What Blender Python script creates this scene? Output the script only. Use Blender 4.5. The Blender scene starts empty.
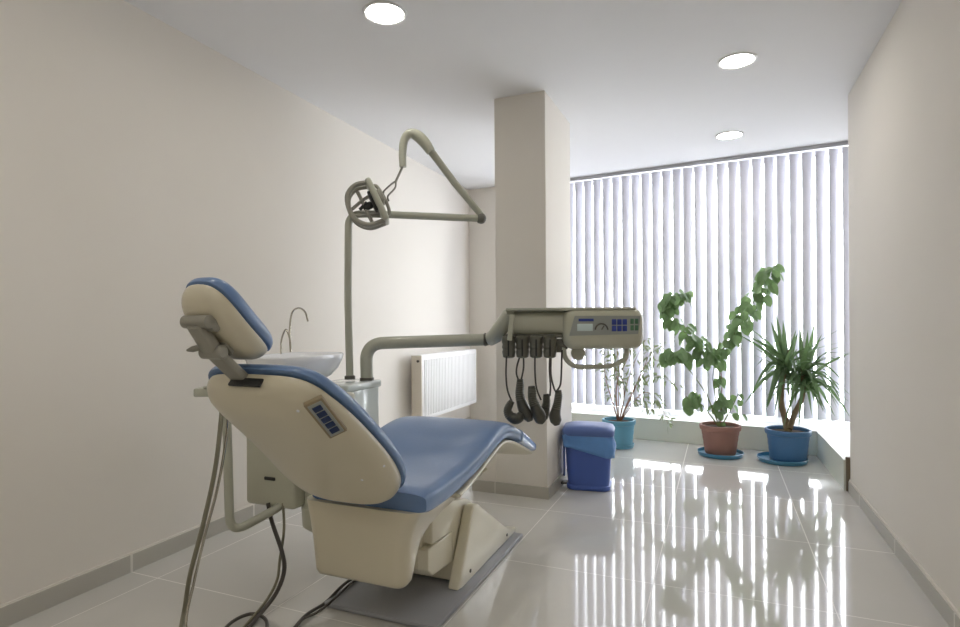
import bpy, bmesh, math, random
from mathutils import Vector, Matrix
from math import sin, cos, pi, radians as R
random.seed(7)
scn = bpy.context.scene
C = scn.collection
V = Vector

# ------------------------------------------------------------------ camera numbers
FPX, YAW, ROLL, CH, Y0 = 574.18, .3952, -.0063, 1.1293, 321.86
FW = V((-sin(YAW), cos(YAW), 0)); RT = V((cos(YAW), sin(YAW), 0)); UP = V((0, 0, 1))

def at(px, py, d):
    "room point seen at that spot of the photo, d metres in front of the camera"
    X, Y = px-480, py-Y0
    a = X*cos(ROLL)+Y*sin(ROLL); b = -X*sin(ROLL)+Y*cos(ROLL)
    return V((0, 0, CH)) + FW*d + RT*(a/FPX*d) - UP*(b/FPX*d)

# ------------------------------------------------------------------ materials
def lin(c):
    return tuple(((v/255)/12.92 if v/255 <= .04045 else ((v/255+.055)/1.055)**2.4) for v in c)

def mat(name, rgb, rough=.5, metal=0, spec=.5, coat=0, noise=0, nscale=8, trans=0, bump=0, sub=0, alpha=1):
    m = bpy.data.materials.new(name); m.use_nodes = True
    nt = m.node_tree; b = nt.nodes['Principled BSDF']
    col = (*lin(rgb), 1)
    b.inputs['Base Color'].default_value = col
    b.inputs['Roughness'].default_value = rough
    b.inputs['Metallic'].default_value = metal
    b.inputs['Specular IOR Level'].default_value = spec
    b.inputs['Coat Weight'].default_value = coat
    b.inputs['Transmission Weight'].default_value = trans
    b.inputs['Alpha'].default_value = alpha
    tc = nt.nodes.new('ShaderNodeTexCoord')
    n = nt.nodes.new('ShaderNodeTexNoise'); n.inputs['Scale'].default_value = nscale; n.inputs['Detail'].default_value = 4
    nt.links.new(tc.outputs['Object'], n.inputs['Vector'])
    if noise:
        mr = nt.nodes.new('ShaderNodeMapRange'); mr.inputs['To Min'].default_value = 1-noise; mr.inputs['To Max'].default_value = 1+noise
        nt.links.new(n.outputs['Fac'], mr.inputs['Value'])
        mx = nt.nodes.new('ShaderNodeVectorMath'); mx.operation = 'SCALE'; mx.inputs[0].default_value = col[:3]
        nt.links.new(mr.outputs['Result'], mx.inputs['Scale']); nt.links.new(mx.outputs['Vector'], b.inputs['Base Color'])
    if bump:
        bp = nt.nodes.new('ShaderNodeBump'); bp.inputs['Strength'].default_value = bump; bp.inputs['Distance'].default_value = .002
        n2 = nt.nodes.new('ShaderNodeTexNoise'); n2.inputs['Scale'].default_value = nscale*12
        nt.links.new(tc.outputs['Object'], n2.inputs['Vector'])
        nt.links.new(n2.outputs['Fac'], bp.inputs['Height']); nt.links.new(bp.outputs['Normal'], b.inputs['Normal'])
    return m

def emis(name, rgb, s):
    m = bpy.data.materials.new(name); m.use_nodes = True
    b = m.node_tree.nodes['Principled BSDF']
    b.inputs['Base Color'].default_value = (*lin(rgb), 1)
    b.inputs['Emission Color'].default_value = (*lin(rgb), 1); b.inputs['Emission Strength'].default_value = s
    return m

def tiles(name, rgb, grout, rough, x0, y0, sx, sy, gw=.003, spec=.5, coat=0, ior=1.5):
    m = bpy.data.materials.new(name); m.use_nodes = True
    nt = m.node_tree; L = nt.links; b = nt.nodes['Principled BSDF']
    geo = nt.nodes.new('ShaderNodeNewGeometry'); sp = nt.nodes.new('ShaderNodeSeparateXYZ')
    L.new(geo.outputs['Position'], sp.inputs[0])
    def line(out, o, s):
        a = nt.nodes.new('ShaderNodeMath'); a.operation = 'SUBTRACT'; L.new(out, a.inputs[0]); a.inputs[1].default_value = o - s/2
        c = nt.nodes.new('ShaderNodeMath'); c.operation = 'FLOORED_MODULO'; L.new(a.outputs[0], c.inputs[0]); c.inputs[1].default_value = s
        d = nt.nodes.new('ShaderNodeMath'); d.operation = 'SUBTRACT'; L.new(c.outputs[0], d.inputs[0]); d.inputs[1].default_value = s/2
        e = nt.nodes.new('ShaderNodeMath'); e.operation = 'ABSOLUTE'; L.new(d.outputs[0], e.inputs[0])
        f = nt.nodes.new('ShaderNodeMath'); f.operation = 'LESS_THAN'; L.new(e.outputs[0], f.inputs[0]); f.inputs[1].default_value = gw
        return f.outputs[0]
    mx = nt.nodes.new('ShaderNodeMath'); mx.operation = 'MAXIMUM'
    if sx: L.new(line(sp.outputs['X'], x0, sx), mx.inputs[0])
    if sy: L.new(line(sp.outputs['Y'], y0, sy), mx.inputs[1])
    n = nt.nodes.new('ShaderNodeTexNoise'); n.inputs['Scale'].default_value = 2.5; n.inputs['Detail'].default_value = 6
    L.new(geo.outputs['Position'], n.inputs['Vector'])
    mr = nt.nodes.new('ShaderNodeMapRange'); mr.inputs['To Min'].default_value = .95; mr.inputs['To Max'].default_value = 1.05
    L.new(n.outputs['Fac'], mr.inputs['Value'])
    sc = nt.nodes.new('ShaderNodeVectorMath'); sc.operation = 'SCALE'; sc.inputs[0].default_value = lin(rgb); L.new(mr.outputs[0], sc.inputs['Scale'])
    mc = nt.nodes.new('ShaderNodeMix'); mc.data_type = 'RGBA'
    L.new(mx.outputs[0], mc.inputs[0]); L.new(sc.outputs[0], mc.inputs[6]); mc.inputs[7].default_value = (*lin(grout), 1)
    L.new(mc.outputs[2], b.inputs['Base Color'])
    mr2 = nt.nodes.new('ShaderNodeMapRange'); mr2.inputs['To Min'].default_value = rough; mr2.inputs['To Max'].default_value = .5
    L.new(mx.outputs[0], mr2.inputs['Value']); L.new(mr2.outputs[0], b.inputs['Roughness'])
    b.inputs['IOR'].default_value = ior; b.inputs['Specular IOR Level'].default_value = .5; b.inputs['Coat Weight'].default_value = coat; b.inputs['Coat Roughness'].default_value = .03
    return m

M = {}
M['wall'] = mat('wall_paint', (224, 219, 211), .8, noise=.02, nscale=2, bump=.15)
M['ceiling'] = mat('ceiling_paint', (226, 226, 228), .85, noise=.01)
M['floor'] = tiles('polished_tile', (204, 202, 197), (215, 212, 206), .06, -.95, 1.80, .68, .76, .0022, ior=1.95)
M['skirt'] = tiles('skirting_tile', (130, 126, 114), (215, 212, 205), .25, 0, 1.80, 0, .76, .006)
M['skirt_x'] = tiles('skirting_tile_column', (138, 132, 118), (215, 212, 205), .25, -.69, 0, .68, 0, .003)
M['ledge'] = mat('ledge_white', (222, 226, 216), .35, noise=.02)
M['frame'] = mat('window_frame_white', (235, 235, 235), .4)
M['shell'] = mat('chair_shell_cream', (204, 197, 175), .28, coat=.3, noise=.02, nscale=3)
M['cream_light'] = mat('base_cream', (224, 219, 200), .3, coat=.3, noise=.02, nscale=5)
M['unit'] = mat('unit_grey_cream', (184, 184, 166), .32, coat=.2)
M['arm'] = mat('arm_grey', (172, 173, 158), .35, coat=.2)
M['metal'] = mat('cast_grey', (150, 148, 138), .4, metal=.3)
M['chrome'] = mat('chrome', (190, 186, 175), .18, metal=1)
M['steel_dark'] = mat('steel_dark', (96, 94, 88), .35, metal=.7)
M['blue'] = mat('blue_upholstery', (94, 124, 168), .38, spec=.6, coat=.25, noise=.06, nscale=4, bump=.25)
M['toe'] = mat('clear_toe_cover', (168, 190, 226), .12, coat=.8)
M['button'] = mat('navy_button', (24, 48, 92), .35, noise=.1, nscale=60)
M['panel'] = mat('panel_grey', (150, 155, 150), .4)
M['panelrim'] = mat('panel_rim', (142, 128, 102), .4)
M['lcd'] = mat('display_pale', (200, 216, 216), .25)
M['txtblue'] = mat('print_blue', (40, 60, 140), .5)
M['green'] = mat('green_button', (70, 110, 84), .4)
M['black'] = mat('black_plastic', (34, 34, 34), .45)
M['hosegrey'] = mat('hose_grey', (128, 124, 106), .5)
M['hosedark'] = mat('hose_dark', (74, 70, 66), .5)
M['hand'] = mat('handpiece_dark', (82, 82, 76), .38, metal=.35, noise=.15, nscale=50)
M['hold'] = mat('holder_grey', (96, 96, 86), .4, noise=.1, nscale=30)
M['porcelain'] = mat('white_porcelain', (238, 240, 244), .12, coat=.6)
M['glassy'] = mat('frosted_unit_panel', (214, 222, 220), .12, coat=.5)
M['radiator'] = mat('radiator_white', (240, 240, 240), .35)
M['radiator_end'] = mat('radiator_end', (212, 204, 190), .4)
M['plate'] = mat('grey_floor_plate', (150, 152, 158), .35)
M['binblue'] = mat('bin_blue', (70, 98, 176), .38, noise=.04)
M['binlid'] = mat('bin_lid_blue', (84, 108, 168), .35)
M['bag'] = mat('bag_blue', (96, 146, 208), .3, noise=.12, nscale=14, bump=.3)
M['teal'] = mat('teal_pot', (96, 156, 182), .4, noise=.04)
M['potblue'] = mat('blue_pot', (74, 118, 164), .4, noise=.04)
M['terra'] = mat('terracotta', (150, 112, 100), .7, noise=.08, nscale=12)
M['saucer'] = mat('saucer_blue', (70, 128, 160), .35)
M['soil'] = mat('soil', (70, 54, 42), .95, noise=.3, nscale=60)
M['stem'] = mat('reddish_stem', (150, 112, 92), .8, noise=.15, nscale=30)
M['stemg'] = mat('green_stem', (120, 132, 84), .7, noise=.1, nscale=30)
M['trunk'] = mat('yucca_trunk', (126, 110, 84), .85, noise=.25, nscale=50, bump=.6)
M['lamp_on'] = emis('downlight_glow', (255, 250, 240), 55)
M['rim'] = mat('downlight_rim', (225, 225, 225), .4)

def leafmat(name, rgb, tr):
    m = bpy.data.materials.new(name); m.use_nodes = True
    nt = m.node_tree; L = nt.links; b = nt.nodes['Principled BSDF']; out = nt.nodes['Material Output']
    geo = nt.nodes.new('ShaderNodeTexCoord'); n = nt.nodes.new('ShaderNodeTexNoise'); n.inputs['Scale'].default_value = 14
    L.new(geo.outputs['Object'], n.inputs['Vector'])
    mc = nt.nodes.new('ShaderNodeMix'); mc.data_type = 'RGBA'; L.new(n.outputs['Fac'], mc.inputs[0])
    mc.inputs[6].default_value = (*[v*.6 for v in lin(rgb)], 1); mc.inputs[7].default_value = (*[min(1, v*1.45) for v in lin(rgb)], 1)
    L.new(mc.outputs[2], b.inputs['Base Color']); b.inputs['Roughness'].default_value = .35
    t = nt.nodes.new('ShaderNodeBsdfTranslucent'); t.inputs['Color'].default_value = (*lin(tr), 1)
    ms = nt.nodes.new('ShaderNodeMixShader'); ms.inputs[0].default_value = .3
    L.new(b.outputs[0], ms.inputs[1]); L.new(t.outputs[0], ms.inputs[2]); L.new(ms.outputs[0], out.inputs[0])
    return m
M['leaf'] = leafmat('heart_leaf', (116, 146, 102), (140, 170, 108))
M['leaf_pale'] = leafmat('pale_leaf', (140, 152, 118), (150, 165, 120))
M['leaf_yucca'] = leafmat('sword_leaf', (96, 120, 88), (120, 150, 96))

def slatmat():
    m = bpy.data.materials.new('blind_fabric'); m.use_nodes = True
    nt = m.node_tree; L = nt.links; b = nt.nodes['Principled BSDF']; out = nt.nodes['Material Output']
    b.inputs['Base Color'].default_value = (*lin((212, 212, 220)), 1); b.inputs['Roughness'].default_value = .8
    t = nt.nodes.new('ShaderNodeBsdfTranslucent'); t.inputs['Color'].default_value = (*lin((206, 206, 218)), 1)
    ms = nt.nodes.new('ShaderNodeMixShader'); ms.inputs[0].default_value = .07
    L.new(b.outputs[0], ms.inputs[1]); L.new(t.outputs[0], ms.inputs[2]); L.new(ms.outputs[0], out.inputs[0])
    return m
M['slat'] = slatmat()

def paneglass():
    m = bpy.data.materials.new('window_pane_glass'); m.use_nodes = True
    nt = m.node_tree; L = nt.links; out = nt.nodes['Material Output']
    nt.nodes.remove(nt.nodes['Principled BSDF'])
    tr = nt.nodes.new('ShaderNodeBsdfTransparent'); gl = nt.nodes.new('ShaderNodeBsdfGlossy'); gl.inputs['Roughness'].default_value = .02
    fr = nt.nodes.new('ShaderNodeFresnel'); fr.inputs['IOR'].default_value = 1.3
    ms = nt.nodes.new('ShaderNodeMixShader'); L.new(fr.outputs[0], ms.inputs[0]); L.new(tr.outputs[0], ms.inputs[1]); L.new(gl.outputs[0], ms.inputs[2])
    L.new(ms.outputs[0], out.inputs[0]); return m
M['pane'] = paneglass()

# ------------------------------------------------------------------ mesh helpers
def basis(d):
    d = d.normalized(); u = V((0, 0, 1)) if abs(d.z) < .9 else V((1, 0, 0))
    s = d.cross(u).normalized(); return s, s.cross(d).normalized()

def bm_new(): return bmesh.new()

def box(bm, x0, x1, y0, y1, z0, z1, bev=0, seg=2, rot=None):
    r = bmesh.ops.create_cube(bm, size=1)
    vs = r['verts']
    c = V(((x0+x1)/2, (y0+y1)/2, (z0+z1)/2)); s = V((x1-x0, y1-y0, z1-z0))
    for v in vs: v.co = V((v.co.x*s.x, v.co.y*s.y, v.co.z*s.z)) + c
    if bev:
        es = list({e for v in vs for e in v.link_edges})
        g = bmesh.ops.bevel(bm, geom=es, offset=bev, segments=seg, profile=.5, affect='EDGES', clamp_overlap=True)
        vs = list({v for f in g['faces'] for v in f.verts} | {v for v in vs if v.is_valid})
    if rot:
        for v in vs: v.co = rot @ v.co
    return bm

def catmull(pts, n=8):
    P = [V(p) for p in pts]
    if len(P) < 3: return P
    Q = [P[0]*2-P[1]] + P + [P[-1]*2-P[-2]]; out = []
    for i in range(1, len(Q)-2):
        a, b, c, d = Q[i-1:i+3]
        for k in range(n):
            t = k/n
            out.append(.5*((2*b)+(c-a)*t+(2*a-5*b+4*c-d)*t*t+(3*b-a-3*c+d)*t**3))
    out.append(P[-1]); return out

def fillet(pts, r, n=6):
    P = [V(p) for p in pts]; out = [P[0]]
    for i in range(1, len(P)-1):
        a, b, c = P[i-1], P[i], P[i+1]
        l = min(r, (a-b).length*.49, (c-b).length*.49)
        p = b+(a-b).normalized()*l; q = b+(c-b).normalized()*l
        for k in range(n+1):
            t = k/n; out.append(p*(1-t)**2+b*2*t*(1-t)+q*t*t)
    out.append(P[-1]); return out

def tube(bm, pts, r, n=12, caps=True):
    P = [V(p) for p in pts]; rs = r if isinstance(r, (list, tuple)) else [r]*len(P)
    rings = []; s = None
    for i, p in enumerate(P):
        d = (P[min(i+1, len(P)-1)]-P[max(i-1, 0)]).normalized()
        if s is None: s, u = basis(d)
        else:
            s = (s-d*s.dot(d)).normalized(); u = s.cross(d).normalized()
        rings.append([bm.verts.new(p+(s*cos(2*pi*k/n)+u*sin(2*pi*k/n))*rs[i]) for k in range(n)])
    skin(bm, rings, caps); return bm

def skin(bm, rings, caps=True, closed=False):
    n = len(rings[0])
    for a, b in zip(rings, rings[1:]+([rings[0]] if closed else [])):
        for k in range(n): bm.faces.new((a[k], a[(k+1) % n], b[(k+1) % n], b[k]))
    if caps and not closed:
        bm.faces.new(list(reversed(rings[0]))); bm.faces.new(rings[-1])

def lathe(bm, prof, c=(0, 0, 0), n=32, axis=None, sx=1, sy=1):
    "prof: list of (radius, height)"
    c = V(c); ax = V(axis).normalized() if axis is not None else V((0, 0, 1))
    if axis is None: s, u = V((1, 0, 0)), V((0, 1, 0))
    else: s, u = basis(ax)
    rings = [[bm.verts.new(c+ax*h+s*(r*sx*cos(2*pi*k/n))+u*(r*sy*sin(2*pi*k/n))) for k in range(n)] for r, h in [(max(r, 1e-4), h) for r, h in prof]]
    skin(bm, rings, True); return bm

def rrsec(w, t, e=4, n=40, tn=None):
    "superellipse section: half width w, half thickness t above and tn below"
    out = []
    for k in range(n):
        a = 2*pi*k/n; ca, sa = cos(a), sin(a)
        tt = t if sa >= 0 or tn is None else tn
        out.append((w*math.copysign(abs(ca)**(2/e), ca), tt*math.copysign(abs(sa)**(2/e), sa)))
    return out

def sweep(bm, sts, e=4, n=40):
    "sts: (centre, side, normal, half width, t, tn)"
    rings = []
    for c, s, nn, w, t, tn in sts:
        rings.append([bm.verts.new(V(c)+V(s)*a+V(nn)*b) for a, b in rrsec(max(w, .001), max(t, .001), e, n, max(tn, .001))])
    skin(bm, rings); return bm

def prism(bm, poly, axis, a0, a1, bev=0):
    "poly: 2D points in the plane normal to axis ('x': (y,z), 'y': (x,z), 'z': (x,y))"
    def mk(p, a): return {'x': V((a, p[0], p[1])), 'y': V((p[0], a, p[1])), 'z': V((p[0], p[1], a))}[axis]
    A = [bm.verts.new(mk(p, a0)) for p in poly]; B = [bm.verts.new(mk(p, a1)) for p in poly]
    n = len(poly); fs = [bm.faces.new((A[k], A[(k+1) % n], B[(k+1) % n], B[k])) for k in range(n)]
    fs += [bm.faces.new(list(reversed(A))), bm.faces.new(B)]
    if bev:
        es = list({e for f in fs for e in f.edges})
        bmesh.ops.bevel(bm, geom=es, offset=bev, segments=3, profile=.5, affect='EDGES', clamp_overlap=True)
    return bm

def wpos(o):
    p = V((0, 0, 0))
    while o is not None: p += V(o.location); o = o.parent
    return p

def obj(name, bm, m, parent=None, sharp=35, flat=False):
    if parent is not None:
        off = wpos(parent)
        for v in bm.verts: v.co -= off
    bmesh.ops.recalc_face_normals(bm, faces=bm.faces)
    me = bpy.data.meshes.new(name); bm.to_mesh(me); bm.free()
    me.materials.append(M[m] if isinstance(m, str) else m)
    if not flat:
        me.shade_smooth(); me.set_sharp_from_angle(angle=R(sharp))
    o = bpy.data.objects.new(name, me); C.objects.link(o)
    if parent is not None: o.parent = parent
    return o

def tag(o, label, cat, group=None, kind=None):
    o['label'] = label; o['category'] = cat
    if group: o['group'] = group
    if kind: o['kind'] = kind
    return o

def thing(name, label, cat, loc, group=None):
    o = bpy.data.objects.new(name, None); C.objects.link(o); o.location = loc; o.empty_display_size = .1
    return tag(o, label, cat, group)

def struct(name, bm, m, label=None, parent=None, sharp=35):
    o = obj(name, bm, m, parent, sharp)
    if parent is None: o['kind'] = 'structure'
    if label: o['label'] = label
    return o

# ================================================================== THE ROOM
H = 2.6
def xl(y): return -2.472-.0212*(y-1)
XR = .784
BETA = math.atan(-.1189); RW = Matrix.Translation((0, 5.563, 0)) @ Matrix.Rotation(BETA, 4, 'Z')   # window-wall frame
def wl(x, y=0, z=0): return RW @ V((x, y, z))
YB = -1.3

b = bm_new(); prism(b, [(-3.0, YB-.15), (1.6, YB-.15), (1.6, 6.4), (-3.0, 6.4)], 'z', -.1, 0); struct('floor', b, 'floor', 'light grey polished tile floor')
b = bm_new(); prism(b, [(-3.0, YB-.15), (1.6, YB-.15), (1.6, 6.4), (-3.0, 6.4)], 'z', H, H+.15); struct('ceiling', b, 'ceiling', 'plain white ceiling')
b = bm_new(); prism(b, [(xl(YB), YB), (xl(6.2), 6.2), (xl(6.2)-.15, 6.2), (xl(YB)-.15, YB)], 'z', 0, H); struct('wall_left', b, 'wall', 'plain cream wall behind the dental chair')
b = bm_new(); box(b, XR, XR+.56, YB, 4.402, 0, H, .004, 1); struct('wall_right', b, 'wall', 'plain cream wall on the right')
b = bm_new(); box(b, -3, 1.6, YB-.14, YB, 0, H); struct('wall_rear', b, 'wall')
# wall beside the window (far left), window parapet
b = bm_new(); box(b, -2.7, -2.02, 0, .3, 0, H, rot=RW); struct('wall_back', b, 'wall', 'short cream wall between the radiator and the column')
b = bm_new(); box(b, -2.02, 1.36, 0, .30, 0, .205, .004, 1, rot=RW); struct('wall_parapet', b, 'ledge', 'low white ledge under the window blind')
LX = .762
b = bm_new(); prism(b, [(LX-.012, 4.418), (1.45, 4.418), (1.45, 5.42), (LX-.022, 5.465)], 'z', 0, .205); struct('wall_ledge', b, 'ledge', 'low white ledge turning along the right side of the bay')
# dark trim post at the end of the ledge
b = bm_new(); box(b, XR-.022, XR+.006, 4.398, 4.424, .004, .225); struct('trim_1', b, mat('trim_brown', (112, 100, 82), .6), 'thin dark trim at the end of the right ledge')
# column
b = bm_new(); box(b, -1.364, -1.017, 3.535, 4.196, 0, H, .003, 1); struct('wall_column', b, 'wall', 'square cream column')
b = bm_new(); box(b, -1.522, -1.364, 3.535, 4.0, 0, .40, .003, 1); struct('wall_casing', b, 'wall', 'low cream casing at the foot of the column')
# baseboards
b = bm_new()
prism(b, [(xl(YB), YB), (xl(YB)+.012, YB), (xl(5.85)+.012, 5.85), (xl(5.85), 5.85)], 'z', 0, .078); struct('baseboard_left', b, 'skirt')
b = bm_new(); prism(b, [(xl(YB), YB), (xl(YB)+.008, YB), (xl(5.85)+.008, 5.85), (xl(5.85), 5.85)], 'z', .078, .086); struct('trim_2', b, 'wall', 'pale line of sealant on top of the left skirting')
b = bm_new(); box(b, XR-.011, XR, YB, 4.398, 0, .07); struct('baseboard_right', b, 'skirt')
b = bm_new(); box(b, XR-.007, XR, YB, 4.398, .07, .082); struct('trim_3', b, 'wall', 'pale line of sealant on top of the right skirting')
b = bm_new(); box(b, -1.534, -1.005, 3.523, 3.535, 0, .073); box(b, -1.017, -1.005, 3.535, 4.196, 0, .073); box(b, -1.534, -1.522, 3.535, 4.0, 0, .073)
struct('baseboard_column', b, 'skirt_x')

# windows (outer frame, mullions, panes)
def window(n, boxes, panes, rot, label):
    b = bm_new()
    for q in boxes: box(b, *q, rot=rot)
    o = struct('window_%d' % n, b, 'frame', label)
    for q in panes:
        b = bm_new(); box(b, *q, rot=rot); obj('window_pane', b, 'pane', o)
    return o
bx = [(-2.02, 1.30, .22, .28, .205, .26), (-2.02, 1.30, .22, .28, 2.54, 2.6)]
xs = [-2.0, -1.18, -.36, .46, 1.27]
bx += [(x-.025, x+.025, .22, .28, .26, 2.54) for x in xs]
pn = [(a+.025, c-.025, .245, .255, .26, 2.54) for a, c in zip(xs, xs[1:])]
window(1, bx, pn, RW, 'wide window behind the vertical blind')
b = bm_new(); box(b, 1.30, 1.45, 4.40, 5.70, 0, H); struct('wall_bay', b, 'wall', 'side wall of the window bay')

# vertical blind: headrail + slats
ROOTB = wl(-.4, .10, 2.5)
bl = thing('vertical_blind', 'pale grey vertical slat blind hanging from the ceiling across the whole window', 'blind', ROOTB)
b = bm_new(); box(b, -1.99, 1.22, .075, .125, H-.035, H-.001, .004, 1, rot=RW); obj('headrail', b, mat('headrail_grey', (176, 176, 182), .5), bl)
ns = 33; sp = 3.19/ns
for i in range(ns):
    x = -1.97+sp*(i+.5)
    a = R(32+random.uniform(-4, 4)); hw = .0435
    if i in (5, 11, 17, 22, 27): a = R(20)
    b = bm_new(); top, bot = H-.045, .285
    rings = []
    for z in (bot, bot+.03, (top+bot)/2, top-.03, top):
        ring = []
        tw = a+random.uniform(-.02, .02)
        for k in range(7):
            u = -1+2*k/6; ring.append(RW @ V((x+u*hw*cos(tw), .10+u*hw*sin(tw)-.006*(1-u*u), z)))
        for k in range(6, -1, -1):
            u = -1+2*k/6; ring.append(RW @ V((x+u*hw*cos(tw), .1012+u*hw*sin(tw)-.006*(1-u*u), z)))
        rings.append([b.verts.new(p) for p in ring])
    skin(b, rings); obj('slat', b, 'slat', bl, sharp=60)

# downlights
def downlight(x, y, label):
    t = thing('ceiling_downlight', label, 'ceiling light', (x, y, H-.001), 'recessed ceiling downlights' )
    b = bm_new(); n = 40
    rings = []
    for r, z in [(.104, 0), (.103, -.006), (.096, -.009), (.088, -.006), (.086, 0)]:
        rings.append([b.verts.new((x+r*cos(2*pi*k/n), y+r*sin(2*pi*k/n), H-.001+z)) for k in range(n)])
    skin(b, rings, False, closed=True); obj('rim', b, 'rim', t)
    b = bm_new(); lathe(b, [(.086, -.001), (.086, -.004), (.07, -.006)], (x, y, H), 40); obj('diffuser', b, 'lamp_on', t)
downlight(-1.458, 2.345, 'round white recessed downlight in the ceiling above the dental chair')
downlight(.10, 3.56, 'round white recessed downlight in the ceiling right of the column, farther from the blind')
downlight(.08, 4.97, 'small looking round recessed downlight in the ceiling closest to the window blind')
for x, y in ((.10, .6), (-1.458, .9), (-1.458, -.5), (.1, -.7)):  # unseen lamps added as fill light, continuing the visible downlight pattern
    downlight(x, y, 'added round downlight for fill light, out of view in the ceiling')

# radiator on the left wall
XF = -2.39; rz0, rz1 = .27, .835; ry0, ry1 = 4.40, 5.62
rt = thing('radiator', 'white ribbed panel radiator on the left wall behind the chair', 'radiator', (-2.45, (ry0+ry1)/2, rz0))
b = bm_new(); box(b, XF-.012, XF, ry0+.02, ry1, rz0, rz1, .006, 2)
n = 36
for i in range(n):
    y = ry0+.05+(ry1-ry0-.08)*(i+.5)/n
    box(b, XF-.001, XF+.009, y-.009, y+.009, rz0+.035, rz1-.035, .004, 2)
obj('front_panel', b, 'radiator', rt)
b = bm_new(); box(b, -2.488, -2.476, ry0+.02, ry1, rz0, rz1, .004, 1); obj('rear_panel', b, 'radiator', rt)
b = bm_new(); box(b, -2.49, XF, ry0, ry0+.018, rz0+.01, rz1+.002, .004, 2); obj('side_cover', b, 'radiator_end', rt)
b = bm_new(); box(b, -2.49, XF, ry1, ry1+.018, rz0+.01, rz1+.002, .004, 2); obj('side_cover', b, 'radiator_end', rt)
b = bm_new(); box(b, -2.49, XF-.004, ry0+.018, ry1, rz1-.002, rz1+.006, .002, 1); obj('top_grille', b, 'radiator', rt)
b = bm_new(); lathe(b, [(.011, 0), (.011, .012), (.006, .014)], (-2.42, ry0+.001, rz1-.045), 14, axis=(0, -1, 0)); obj('vent_plug', b, 'steel_dark', rt)
for yy in (ry0+.25, ry1-.25): obj('wall_bracket', box(bm_new(), -2.56, -2.488, yy-.02, yy+.02, rz0+.1, rz1-.1), 'radiator', rt)

# ================================================================== DENTAL CHAIR
CX = -1.20
ch = thing('dental_chair', 'reclined dental chair with blue upholstery and cream shell on a floor base', 'dental chair', (CX, 2.2, 0))
X = V((1, 0, 0))
# grey floor plate
b = bm_new(); box(b, -1.46, -.955, 1.86, 2.86, .001, .022, .008, 2); obj('floor_plate', b, 'plate', ch)
# base: box, lower foot, cheeks
b = bm_new()
prism(b, [(2.015, .25), (2.015, .395), (2.10, .395), (2.37, .33), (2.78, .07), (2.78, .03), (2.20, .03), (2.20, .25)], 'x', -1.40, -1.05, .007)
bas = obj('base', b, 'cream_light', ch)
b = bm_new(); prism(b, [(1.985, .240), (1.985, .16), (2.02, .125), (2.32, .10), (2.32, .240)], 'x', -1.38, -1.052, .007); obj('foot_cover', b, 'cream_light', ch)
for xx in (-1.045, -1.46):
    b = bm_new(); prism(b, [(2.135, .024), (2.175, .024), (2.85, .024), (2.86, .05), (2.72, .078), (2.36, .318), (2.30, .325)], 'x', xx, xx+.05, .009); ck = obj('base_cheek', b, 'cream_light', ch)
    for yy, zz in ((2.72, .055), (2.26, .06)): obj('screw', lathe(bm_new(), [(.008, 0), (.008, .003), (.004, .004)], (xx+.0495, yy, zz), 12, axis=(1, 0, 0)), 'steel_dark', ck)
# lift column between base and shroud
b = bm_new(); box(b, -1.33, -1.09, 1.98, 2.30, .15, .52, .02, 3); obj('lift_arm', b, 'shell', ch)
# shroud under the seat
b = bm_new(); rings = []
for z, xa, xb, ya, yb in [(.222, -1.33, -1.04, 1.70, 1.735), (.226, -1.362, -1.006, 1.685, 1.75), (.242, -1.372, -.994, 1.674, 1.765), (.28, -1.376, -.99, 1.67, 1.78), (.33, -1.38, -.986, 1.668, 1.795), (.37, -1.384, -.983, 1.666, 1.82),
                          (.40, -1.388, -.976, 1.664, 1.87), (.425, -1.392, -.968, 1.664, 1.95), (.445, -1.397, -.96, 1.664, 2.08), (.465, -1.405, -.95, 1.668, 2.22), (.49, -1.415, -.94, 1.672, 2.34)]:
    cx, cy, w, l = (xa+xb)/2, (ya+yb)/2, (xb-xa)/2, (yb-ya)/2
    cx += .01
    ring = []
    rr = min(.045, w*.9, l*.9)
    for (sx, sy, a0) in ((1, 1, 0), (-1, 1, 90), (-1, -1, 180), (1, -1, 270)):
        for k in range(7):
            a = R(a0+15*k); ring.append(b.verts.new((cx+sx*(w-rr)+rr*cos(a), cy+sy*(l-rr)+rr*sin(a), z)))
    rings.append(ring)
skin(b, rings); obj('seat_shroud', b, 'shell', ch, sharp=50)

# seat cushion profile (bottom line y,z ; thickness)
def interp(tab, u):
    for (a, *va), (c, *vc) in zip(tab, tab[1:]):
        if u <= c:
            t = (u-a)/(c-a); t = max(0, t); t = t*t*(3-2*t)*.35+t*.65
            return [p+(q-p)*t for p, q in zip(va, vc)]
    return list(tab[-1][1:])
SEAT = [(1.695, .474), (1.88, .478), (2.10, .506), (2.30, .550), (2.45, .576), (2.57, .566), (2.72, .522), (2.90, .456), (3.05, .400)]
pts = catmull([(0, y, z) for y, z in SEAT], 6)
sts = []; n = len(pts)
for i, p in enumerate(pts):
    d = (pts[min(i+1, n-1)]-pts[max(i-1, 0)]).normalized(); nn = V((0, -d.z, d.y))
    u = i/(n-1)
    th = .09 if p.y < 2.5 else .09-.05*(p.y-2.5)/.55
    w = .276 if p.y < 2.3 else .276-.03*(p.y-2.3)/.75
    k = max(1-((u-.04)/-.04)**2, 0)**.5 if u < .04 else 1
    k2 = max(1-((u-.93)/.07)**2, 0)**.5 if u > .93 else 1
    sts.append((V((CX, p.y, p.z))+nn*(th/2), X, nn, w*(.985+.015*k)*(.55+.45*k2), th/2*(.75+.25*k)*(.35+.65*k2), th/2*(.75+.25*k)*(.35+.65*k2)))
b = bm_new(); sweep(b, sts, 5, 56)
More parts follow.
